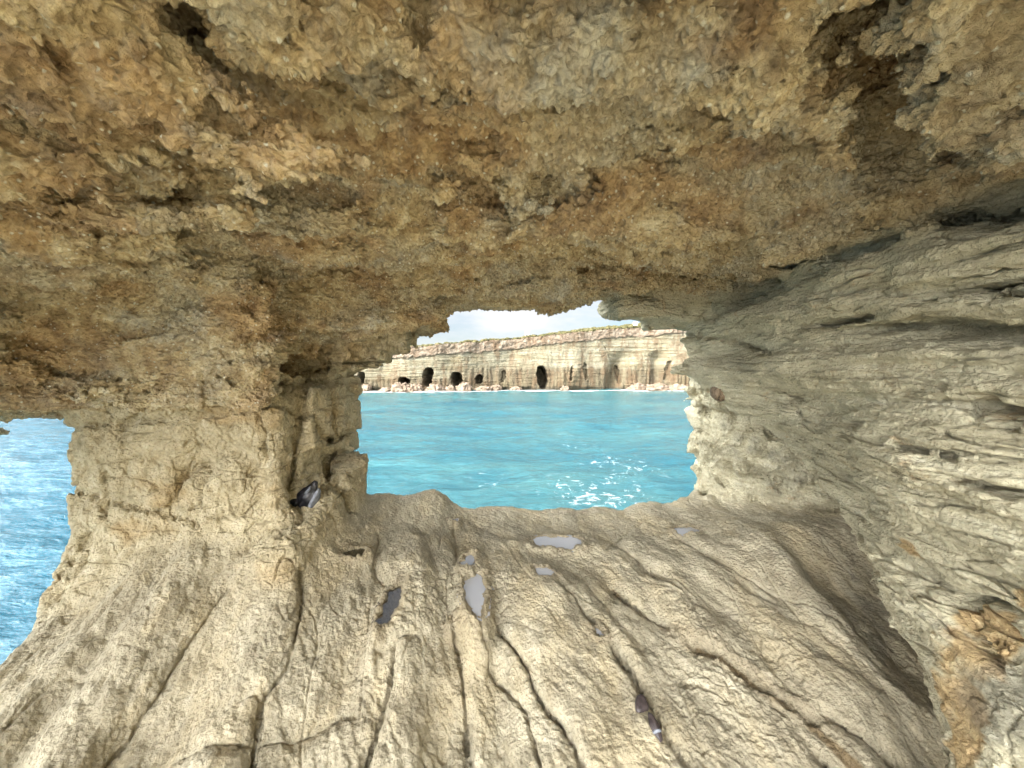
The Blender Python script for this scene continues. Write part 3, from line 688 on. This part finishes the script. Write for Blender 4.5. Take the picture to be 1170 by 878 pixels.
out += .16*noise(S2*.25, zr*2.6, S2*0, 126)*(1-cap)+.07*noise(S2*.4, zr*6, S2*0, 127)*(1-cap)+.5*noise(S2*.3, ZC*.25, S2*0, 128)+.15*(1-cap)*sstep(0, .5, rel-capb)*np.clip(1-(rel-capb)*.2, 0, 1)
out += cap*(.35*(1-billow(S2*.45, ZC*.6, S2*0, 128))+.25*noise(S2*1.8, ZC*1.8, S2*0, 129))
lowm = sstep(7.0, 5.0, ZC)*sstep(-20, -5, S2)+sstep(4.0, 2.6, ZC)*sstep(-5, -20, S2)
flut = billow(S2*.75, ZC*.10, S2*0, 130)
out += lowm*(.55*flut-.15)+.20*noise(S2*1.4, ZC*.9, S2*0, 131)+.08*noise(S2*4, ZC*3, S2*0, 134)
out -= .9*sstep(1.2, 0, ZC)*sstep(-.1, .3, noise(S2*.3, S2*0, S2*0, 132))
out -= 2.6*np.exp(-((S2-29.5-(ZC-6)*.25)/2.1)**2)*sstep(12.5, 7, ZC)           # shaded bay
out -= 2.0*np.exp(-((S2-40.5)/1.8)**2)*sstep(11.5, 8.5, ZC)
crk = np.abs((S2-25.6)-(12-ZC)*.55+.25*noise(ZC*1.5, S2*0, S2*0, 133)); out -= .5*np.exp(-(crk/.16)**2)*sstep(2, 4, ZC)*sstep(13.5, 11.5, ZC)
rec = np.zeros_like(S2)
CAVES = [(418.5, 449-13, 9, 21), (466, 435, 13, 8), (492.5, 430.5, 10, 20), (523, 434, 12, 17), (547, 433.5, 8, 11), (620.5, 431.5, 12.5, 26), (770.5, 424, 7, 23), (714, 428, 6, 22), (575, 430, 5, 14), (671, 424, 5.5, 20), (654, 427, 3, 16)]
for k, (cx_, cy2, w_, h_) in enumerate(CAVES):
    X0, _, Z0 = at(cx_, cy2); hw, hh = w_/F_PX*98/2, h_/F_PX*98/2
    ax_ = (S2-X0+.55*noise(S2*.9, ZC*.9, S2*0, 140+k)-.12*(ZC-Z0)*(-1)**k)/hw; az_ = (ZC-Z0)/hh
    az_ = np.where(az_ < 0, az_*.92, az_)
    r_ = (np.abs(ax_)**2.6+np.abs(az_)**2.6)**(1/2.6)
    rec = np.maximum(rec, sstep(1.06, .86, r_)*(11 if k in (5, 2, 3, 0) else 7 if k in (1, 4) else 1.6))
out -= rec
YC = cliff_y(S2)-out
ns, ntt = S2.shape; idx = np.arange(ns*ntt).reshape(ns, ntt)
q = np.stack([idx[:-1, :-1], idx[1:, :-1], idx[1:, 1:], idx[:-1, 1:]], -1).reshape(-1, 4)
def cliff_material():
    s = NT('cliff_limestone')
    a = sepc(s, s.attr('layer', 'Color'))
    beds = s.noise(.55, 7, .66, stretch=(.10, .10, 3.2)); n = s.noise(.8, 6, .65); v = s.noise(.9, 6, .66, stretch=(1.3, 1, .16)); big = s.noise(.10, 3, .5)
    body = s.ramp(beds, [(.38, (0.088, 0.073, 0.043)), (.46, (0.144, 0.128, 0.082)), (.53, (0.166, 0.149, 0.102)), (.61, (0.190, 0.175, 0.129))])
    body = s.mix(s.ramp(s.noise(.16, 4, .6, stretch=(1, 1, .5)), [(.48, 0.), (.64, .55)]), body, (0.153, 0.113, 0.058))
    body = s.mix(s.ramp(big, [(.42, 0.), (.60, .45)]), body, (0.158, 0.146, 0.103))
    low = s.ramp(v, [(.32, (0.026, 0.019, 0.012)), (.46, (0.062, 0.046, 0.026)), (.60, (0.091, 0.073, 0.042)), (.75, (0.104, 0.088, 0.056))])
    cap = s.ramp(n, [(.30, (0.074, 0.053, 0.037)), (.46, (0.132, 0.100, 0.070)), (.60, (0.167, 0.137, 0.102)), (.76, (0.187, 0.166, 0.129))])
    col = s.mix(s.math('MULTIPLY', a[1], .75), body, low); col = s.mix(a[0], col, cap)
    col = s.mix(s.ramp(s.noise(.35, 7, .7, stretch=(1.6, 1, .5)), [(.48, 0.), (.60, .7)]), col, (0.090, 0.057, 0.031))
    col = s.mix(s.math('MULTIPLY', a[2], .8), col, (0.053, 0.045, 0.031))
    return s.fin(col, .9, s.bump(s.noise(1.3, 8, .75, stretch=(.6, .6, 2.2)), 1., .55), .2)
wet = sstep(1.0, .2, ZC+.5*noise(S2*.7, ZC, S2*0, 150))
CL = cliff_material()
cl = mesh_from('sea_cliff', np.stack([S2, YC, ZC], -1).reshape(-1, 3), q, CL, attrs={'layer': np.stack([cap, lowm, wet], -1).reshape(-1, 3)})

# plateau behind the cliff edge
edge = YC[:, -1]; ez = ZC[:, -1]
UU = np.concatenate([np.linspace(0, 6, 20), np.linspace(6.6, 60, 70), np.linspace(63, 500, 30)])
slope = np.interp(SX, [-190, -30, 0, 30, 60, 190], [.03, .05, .09, .16, .19, .19])
PX_, PU = np.meshgrid(SX, UU, indexing='ij'); PX_ = PX_.astype(f32); PU = PU.astype(f32)
PY = edge[:, None]+PU; PZ = ez[:, None]+slope[:, None]*38*(1-np.exp(-PU/38))+.35*noise(PX_*.2, PY*.2, PX_*0, 160)*sstep(0, 5, PU)+.30*noise(PX_*.8, PY*.8, PX_*0, 161)*sstep(0, 2, PU)-.02*np.maximum(0, PU-60)
a_, b_ = PX_.shape; idx = np.arange(a_*b_).reshape(a_, b_)
q = np.stack([idx[:-1, :-1], idx[1:, :-1], idx[1:, 1:], idx[:-1, 1:]], -1).reshape(-1, 4)
s = NT('scrubland'); g = s.noise(.5, 6, .68)
s.fin(s.mix(s.ramp(g, [(.44, 0.), (.56, 1.)]), s.ramp(s.noise(2.5, 5, .7), [(.3, (0.095, 0.055, 0.039)), (.7, (0.133, 0.085, 0.065))]), s.ramp(s.noise(3, 5, .7), [(.3, (0.025, 0.026, 0.009)), (.7, (0.058, 0.053, 0.021))])), .95, s.bump(g, .8, .3), .1)
mesh_from('plateau', np.stack([PX_, PY, PZ], -1).reshape(-1, 3), q, s.m)

def ico(sub):
    bm = bmesh.new(); bmesh.ops.create_icosphere(bm, subdivisions=sub, radius=1); bm.verts.ensure_lookup_table()
    v = np.array([p.co[:] for p in bm.verts], f32); f = np.array([[w_.index for w_ in p.verts] for p in bm.faces], np.int32); bm.free(); return v, f
iv, ifc = ico(2)
vs_, fs_ = [], []; rs = np.random.RandomState(5)
for k in range(2600):
    i = rs.randint(0, len(SX)); x_ = float(rs.uniform(-45, 62)); i = int(np.argmin(np.abs(SX-x_))); j = rs.randint(3, 88); r_ = rs.uniform(.25, .75)
    v = iv*(1+.5*noise(iv[:, 0]*2+k, iv[:, 1]*2, iv[:, 2]*2)[:, None])*np.array([r_*1.2, r_*1.2, r_*.65])
    vs_.append(v+np.array([SX[i], PY[i, j], PZ[i, j]+r_*.2])); fs_.append(ifc+k*len(iv))
s = NT('scrub_leaves'); s.fin(s.ramp(s.noise(1.2, 5, .7), [(.35, (0.026, 0.027, 0.012)), (.5, (0.058, 0.055, 0.024)), (.68, (0.110, 0.088, 0.043))]), .9, s.bump(s.noise(6, 4, .7), 1, .15), .1)
mesh_from('scrub', np.concatenate(vs_), np.concatenate(fs_), s.m, kind='stuff', label='low green scrub growing along the plateau behind the cliff edge')

# boulders and shelves at the cliff foot
def boulder(px, py, w_, h_, label, seed, d=None, cat='boulder', group='boulders at the foot of the far cliff'):
    v, f = ico(5)
    x_ = (px-CX)/F_PX*96; yy = float(cliff_y(np.array([x_]))[0])-(1.6 if d is None else d)
    hw, hh = w_/F_PX*96/2, h_/F_PX*96
    n_ = .45*noise(v[:, 0]*1.3, v[:, 1]*1.3, v[:, 2]*1.3, seed)+.35*(billow(v[:, 0]*2.4, v[:, 1]*2.4, v[:, 2]*2.4, seed+1)-.3)+.14*noise(v[:, 0]*7, v[:, 1]*7, v[:, 2]*7, seed+2)
    v = v*(1+n_)[:, None]*np.array([hw, min(2.4, hw*.9), hh*1.0])
    o = mesh_from('boulder', v, f, BM, kind=None, label=label, cat=cat, group=group); o.location = (x_, yy, .1)
s = NT('boulder_rock'); s.co = s.n('NewGeometry').outputs['Position']
s.fin(s.ramp(s.noise(.9, 7, .68), [(.30, (0.047, 0.034, 0.023)), (.45, (0.108, 0.080, 0.055)), (.60, (0.166, 0.129, 0.098)), (.76, (0.198, 0.171, 0.136))]), .9, s.bump(s.noise(2.5, 6, .7), .9, .2), .2); BM = s.m
for k, (px, py, w_, h_, lb) in enumerate([(424, 446, 12, 8, 'small grey-brown boulder under the leftmost cave of the far cliff'), (447, 447, 18, 4, 'low dark ledge of boulder between the first two caves of the far cliff'),
    (463, 444, 21, 9, 'pinkish rounded boulder under the low second cave of the far cliff'), (479, 445, 17, 8, 'dark slanting boulder just right of the pinkish rounded one'), (500, 444, 21, 8, 'grey boulder heap under the tall arched cave of the far cliff'),
    (515, 446, 11, 6, 'small boulder between the tall arched cave and the next cave'), (530, 443, 17, 9, 'pinkish boulder below the round cave left of centre'), (553, 446, 20, 5, 'flat boulder below the small round cave'),
    (567, 446, 13, 6, 'small tawny boulder right of the small round cave'), (645, 447, 10, 5, 'lone low boulder standing in the foam right of the black cave'), (736, 441, 22, 7, 'long pinkish boulder right of the shaded bay'),
    (758, 442, 30, 7, 'widest flat boulder shelf beneath the narrow right-hand cave'), (783, 442, 26, 6, 'rightmost boulder shelf at the foot of the far cliff'), (590, 447, 14, 4, 'very low brown boulder left of the black cave')]):
    boulder(px, py, w_, h_, lb, 200+k*5, d=4.2 if px == 645 else None)

# small constructions on the far plateau
def bmobj(name, bm, mat, parent=None, smooth=False):
    me = bpy.data.meshes.new(name); bm.to_mesh(me); bm.free(); me.materials.append(mat)
    if smooth: me.polygons.foreach_set('use_smooth', [True]*len(me.polygons))
    o = bpy.data.objects.new(name, me); C.objects.link(o); o.parent = parent; return o
def box(bm, c, h, bev=0):
    r = bmesh.ops.create_cube(bm, size=1, matrix=Matrix.Translation(c) @ Matrix.Diagonal((*[2*v for v in h], 1)))
    if bev: bmesh.ops.bevel(bm, geom=list({e for v in r['verts'] for e in v.link_edges}), offset=bev, segments=1, affect='EDGES')
def on_top(px, back):
    x_ = (px-CX)/F_PX*104; i = int(np.argmin(np.abs(SX-x_))); j = int(np.argmin(np.abs(UU-back))); return (float(SX[i]), float(PY[i, j]), float(PZ[i, j]))
s = NT('faded_red_paint'); RED = s.fin(s.ramp(s.noise(4, 4), [(.4, (.50, .27, .22)), (.6, (.58, .38, .32))]), .7)
s = NT('white_paint'); WHT = s.fin(s.ramp(s.noise(3, 4), [(.4, (.74, .74, .72)), (.6, (.82, .82, .80))]), .6)
s = NT('grey_metal'); GRY = s.fin(s.ramp(s.noise(3, 4), [(.4, (.25, .26, .27)), (.6, (.35, .36, .37))]), .5)
e = bpy.data.objects.new('lookout_frame', None); C.objects.link(e); e.location = on_top(602, 2.5)
e['label'] = 'small pinkish post frame standing on the edge of the far cliff'; e['category'] = 'frame'
for sx in (-.5, .5):
    b = bmesh.new(); box(b, (sx, 0, .8), (.09, .09, 1.0), .02); bmobj('post', b, RED, e)
b = bmesh.new(); box(b, (0, 0, 1.85), (.75, .12, .07), .02); bmobj('crossbar', b, RED, e)
b = bmesh.new(); box(b, (0, .02, 1.0), (.42, .04, .05), .01); bmobj('rail', b, RED, e)
e = bpy.data.objects.new('information_board', None); C.objects.link(e); e.location = on_top(728, 3)
e['label'] = 'small white board on the green slope above the cliff'; e['category'] = 'board'
b = bmesh.new(); box(b, (0, 0, 1.15), (.62, .05, .45), .015); bmobj('panel', b, WHT, e)
for sx in (-.45, .45):
    b = bmesh.new(); box(b, (sx, .1, .3), (.05, .045, .6)); bmobj('leg', b, GRY, e)

# ------------------------------------------------------------------ things lying in the cave
def place(px, py):
    p, n = depth_at(px, py); n = n/np.linalg.norm(n); return Vector((float(p[0]), float(p[1]), float(p[2])+CAMZ)), Vector(n.tolist())
def lump(name, size, mat, seed, amp=.25, sub=4, fn=None, parent=None):
    v, f = ico(sub); v = v*(1+amp*noise(v[:, 0]*1.4, v[:, 1]*1.4, v[:, 2]*1.4, seed)+amp*.3*noise(v[:, 0]*4, v[:, 1]*4, v[:, 2]*4, seed+1))[:, None]
    if fn: v = fn(v)
    o = mesh_from(name, v*np.array(size), f, mat, kind=None); o.parent = parent; return o
s = NT('black_leather'); BLK = s.fin(s.ramp(s.noise(20, 4), [(.4, (.006, .006, .008)), (.7, (.022, .02, .024))]), .42, s.bump(s.noise(25, 4, .6), .5, .01))
s = NT('grey_cloth'); GCL = s.fin(s.ramp(s.noise(40, 4), [(.4, (.13, .14, .16)), (.7, (.22, .23, .26))]), .6, s.bump(s.noise(60, 3), .4, .004))
pt, n = place(352, 570)
e = bpy.data.objects.new('pouch', None); C.objects.link(e); e.location = pt+n*.045; e.rotation_euler = (0, math.radians(22), math.radians(-8))
e['label'] = 'small shiny black pouch with a grey side lying on the pillar ledge'; e['category'] = 'pouch'
def taper(v):
    t = v[:, 2]; k = 1-.42*np.clip(t, 0, 1.2); v = v.copy(); v[:, 0] *= k; v[:, 1] *= k; v[:, 0] += .12*t*t; return v
lump('body', (.085, .075, .145), BLK, 301, .35, fn=taper, parent=e)
o = lump('side_panel', (.030, .060, .115), GCL, 304, .3, fn=taper, parent=e); o.location = (.068, -.004, .0)
o = lump('flap', (.06, .05, .035), BLK, 307, .4, parent=e); o.location = (-.085, -.02, -.085)
o = lump('strap', (.012, .012, .075), GCL, 309, .1, parent=e); o.location = (.012, -.070, .075); o.rotation_euler = (.4, .5, 0)
s = NT('dark_stone'); s.co = s.n('NewGeometry').outputs['Position']; DK = s.fin(s.ramp(s.noise(40, 5), [(.35, (.018, .012, .012)), (.7, (.06, .045, .042))]), .45, s.bump(s.noise(60, 4), .6, .005))
pt, n = place(732, 806)
def slab(v): v = np.sign(v)*np.abs(v)**.6; v[:, 0] *= 1-.30*v[:, 1]; v[:, 0] += .3*v[:, 1]; return v
o = lump('dark_stone', (.036, .040, .022), DK, 320, .16, fn=slab); o.location = pt+n*.008; o.rotation_euler = (.5, 0, .25)
o['label'] = 'dark brown blocky stone wedged in the floor crack, upper of two'; o['category'] = 'stone'; o['group'] = 'dark stones in the floor crack'
pt, n = place(747, 834)
e = bpy.data.objects.new('dark_stone', None); C.objects.link(e); e.location = pt+n*.012; e.rotation_euler = (.5, 0, .2)
e['label'] = 'long dark rounded stone with a grey band, lower of two in the crack'; e['category'] = 'stone'; e['group'] = 'dark stones in the floor crack'
lump('body', (.024, .058, .024), DK, 324, .3, parent=e)
o = lump('grey_band', (.026, .011, .027), GCL, 326, .15, parent=e); o.location = (0, -.018, .001)
s = NT('brown_cobble'); CB = s.fin(s.ramp(s.noise(14, 6, .7, stretch=(3, 3, .7), dist=.5), [(.38, (.035, .025, .018)), (.48, (.16, .11, .065)), (.7, (.32, .24, .16))]), .8, s.bump(s.noise(30, 5, .7), .8, .01))
pt, n = place(817, 453)
o = lump('cobble', (.09, .10, .10), CB, 330, .18); o.location = pt-n*.03
o['label'] = 'round brown cobble lodged in the rock above the buttress'; o['category'] = 'cobble'
log('objects')

# ------------------------------------------------------------------ light, sky, camera
sc = bpy.context.scene
w = bpy.data.worlds.new('World'); sc.world = w; w.use_nodes = True
nt = w.node_tree; bg = nt.nodes['Background']
SUN = np.array([-.62, -.55, .64]); SUN = SUN/np.linalg.norm(SUN)
GLOW = np.array([-.72, -.62, .30]); GLOW = GLOW/np.linalg.norm(GLOW)      # unseen low sky glow behind the viewer, added to light the cave
sky = nt.nodes.new('ShaderNodeTexSky'); sky.sky_type = 'NISHITA'; sky.sun_disc = False
sky.sun_elevation = math.asin(SUN[2]); sky.sun_rotation = math.atan2(SUN[0], SUN[1]); sky.dust_density = 1.5
tc = nt.nodes.new('ShaderNodeTexCoord'); mp = nt.nodes.new('ShaderNodeMapping'); mp.inputs['Scale'].default_value = (1, 1, 3.2); nt.links.new(tc.outputs['Generated'], mp.inputs[0])
ns_ = nt.nodes.new('ShaderNodeTexNoise'); ns_.inputs['Scale'].default_value = 3.4; ns_.inputs['Detail'].default_value = 6; ns_.inputs['Roughness'].default_value = .55; nt.links.new(mp.outputs[0], ns_.inputs[0])
rp = nt.nodes.new('ShaderNodeValToRGB'); rp.color_ramp.elements[0].position = .33; rp.color_ramp.elements[1].position = .60; nt.links.new(ns_.outputs['Fac'], rp.inputs[0])
# cloud colour brightens towards the added glow, lower than the sun
dt = nt.nodes.new('ShaderNodeVectorMath'); dt.operation = 'DOT_PRODUCT'; nt.links.new(tc.outputs['Generated'], dt.inputs[0]); dt.inputs[1].default_value = GLOW.tolist()
mr = nt.nodes.new('ShaderNodeMapRange'); mr.interpolation_type = 'SMOOTHSTEP'; mr.inputs[1].default_value = .2; mr.inputs[2].default_value = 1; mr.inputs[3].default_value = CLOUD_LO; mr.inputs[4].default_value = GLOW_HI; nt.links.new(dt.outputs['Value'], mr.inputs[0])
cc = nt.nodes.new('ShaderNodeMix'); cc.data_type = 'RGBA'; cc.blend_type = 'MULTIPLY'; cc.inputs[0].default_value = 1; cc.inputs[6].default_value = (.97, .985, 1, 1); nt.links.new(mr.outputs[0], cc.inputs[7])
mx = nt.nodes.new('ShaderNodeMix'); mx.data_type = 'RGBA'; nt.links.new(rp.outputs[0], mx.inputs[0]); nt.links.new(sky.outputs[0], mx.inputs[6]); nt.links.new(cc.outputs[2], mx.inputs[7])
nt.links.new(mx.outputs[2], bg.inputs[0]); bg.inputs[1].default_value = SKY_K
ld = bpy.data.lights.new('sun', 'SUN'); ld.energy = SUN_E; ld.angle = math.radians(.6); ld.color = (1, .94, .85)
lo = bpy.data.objects.new('sun', ld); C.objects.link(lo); lo.location = (0, 0, 60); lo.rotation_euler = Vector(SUN).to_track_quat('Z', 'Y').to_euler()
cd = bpy.data.cameras.new('camera'); cam = bpy.data.objects.new('camera', cd); C.objects.link(cam)
cam.location = (0, 0, CAMZ); cam.rotation_euler = (math.pi/2, 0, 0)
cd.sensor_width = 36; cd.lens = 36*F_PX/1170; cd.shift_y = -(439-HY)/1170; cd.clip_start = .05; cd.clip_end = 20000
sc.camera = cam
vs = sc.view_settings; vs.view_transform = 'Standard'; vs.look = 'None'; vs.gamma = 1; vs.use_curve_mapping = False; vs.exposure = EXPO
sc.cycles.use_denoising = True; sc.cycles.max_bounces = 6; sc.cycles.diffuse_bounces = 5; sc.cycles.use_adaptive_sampling = True; sc.cycles.adaptive_threshold = .03; sc.cycles.sample_clamp_indirect = 8
log('done')
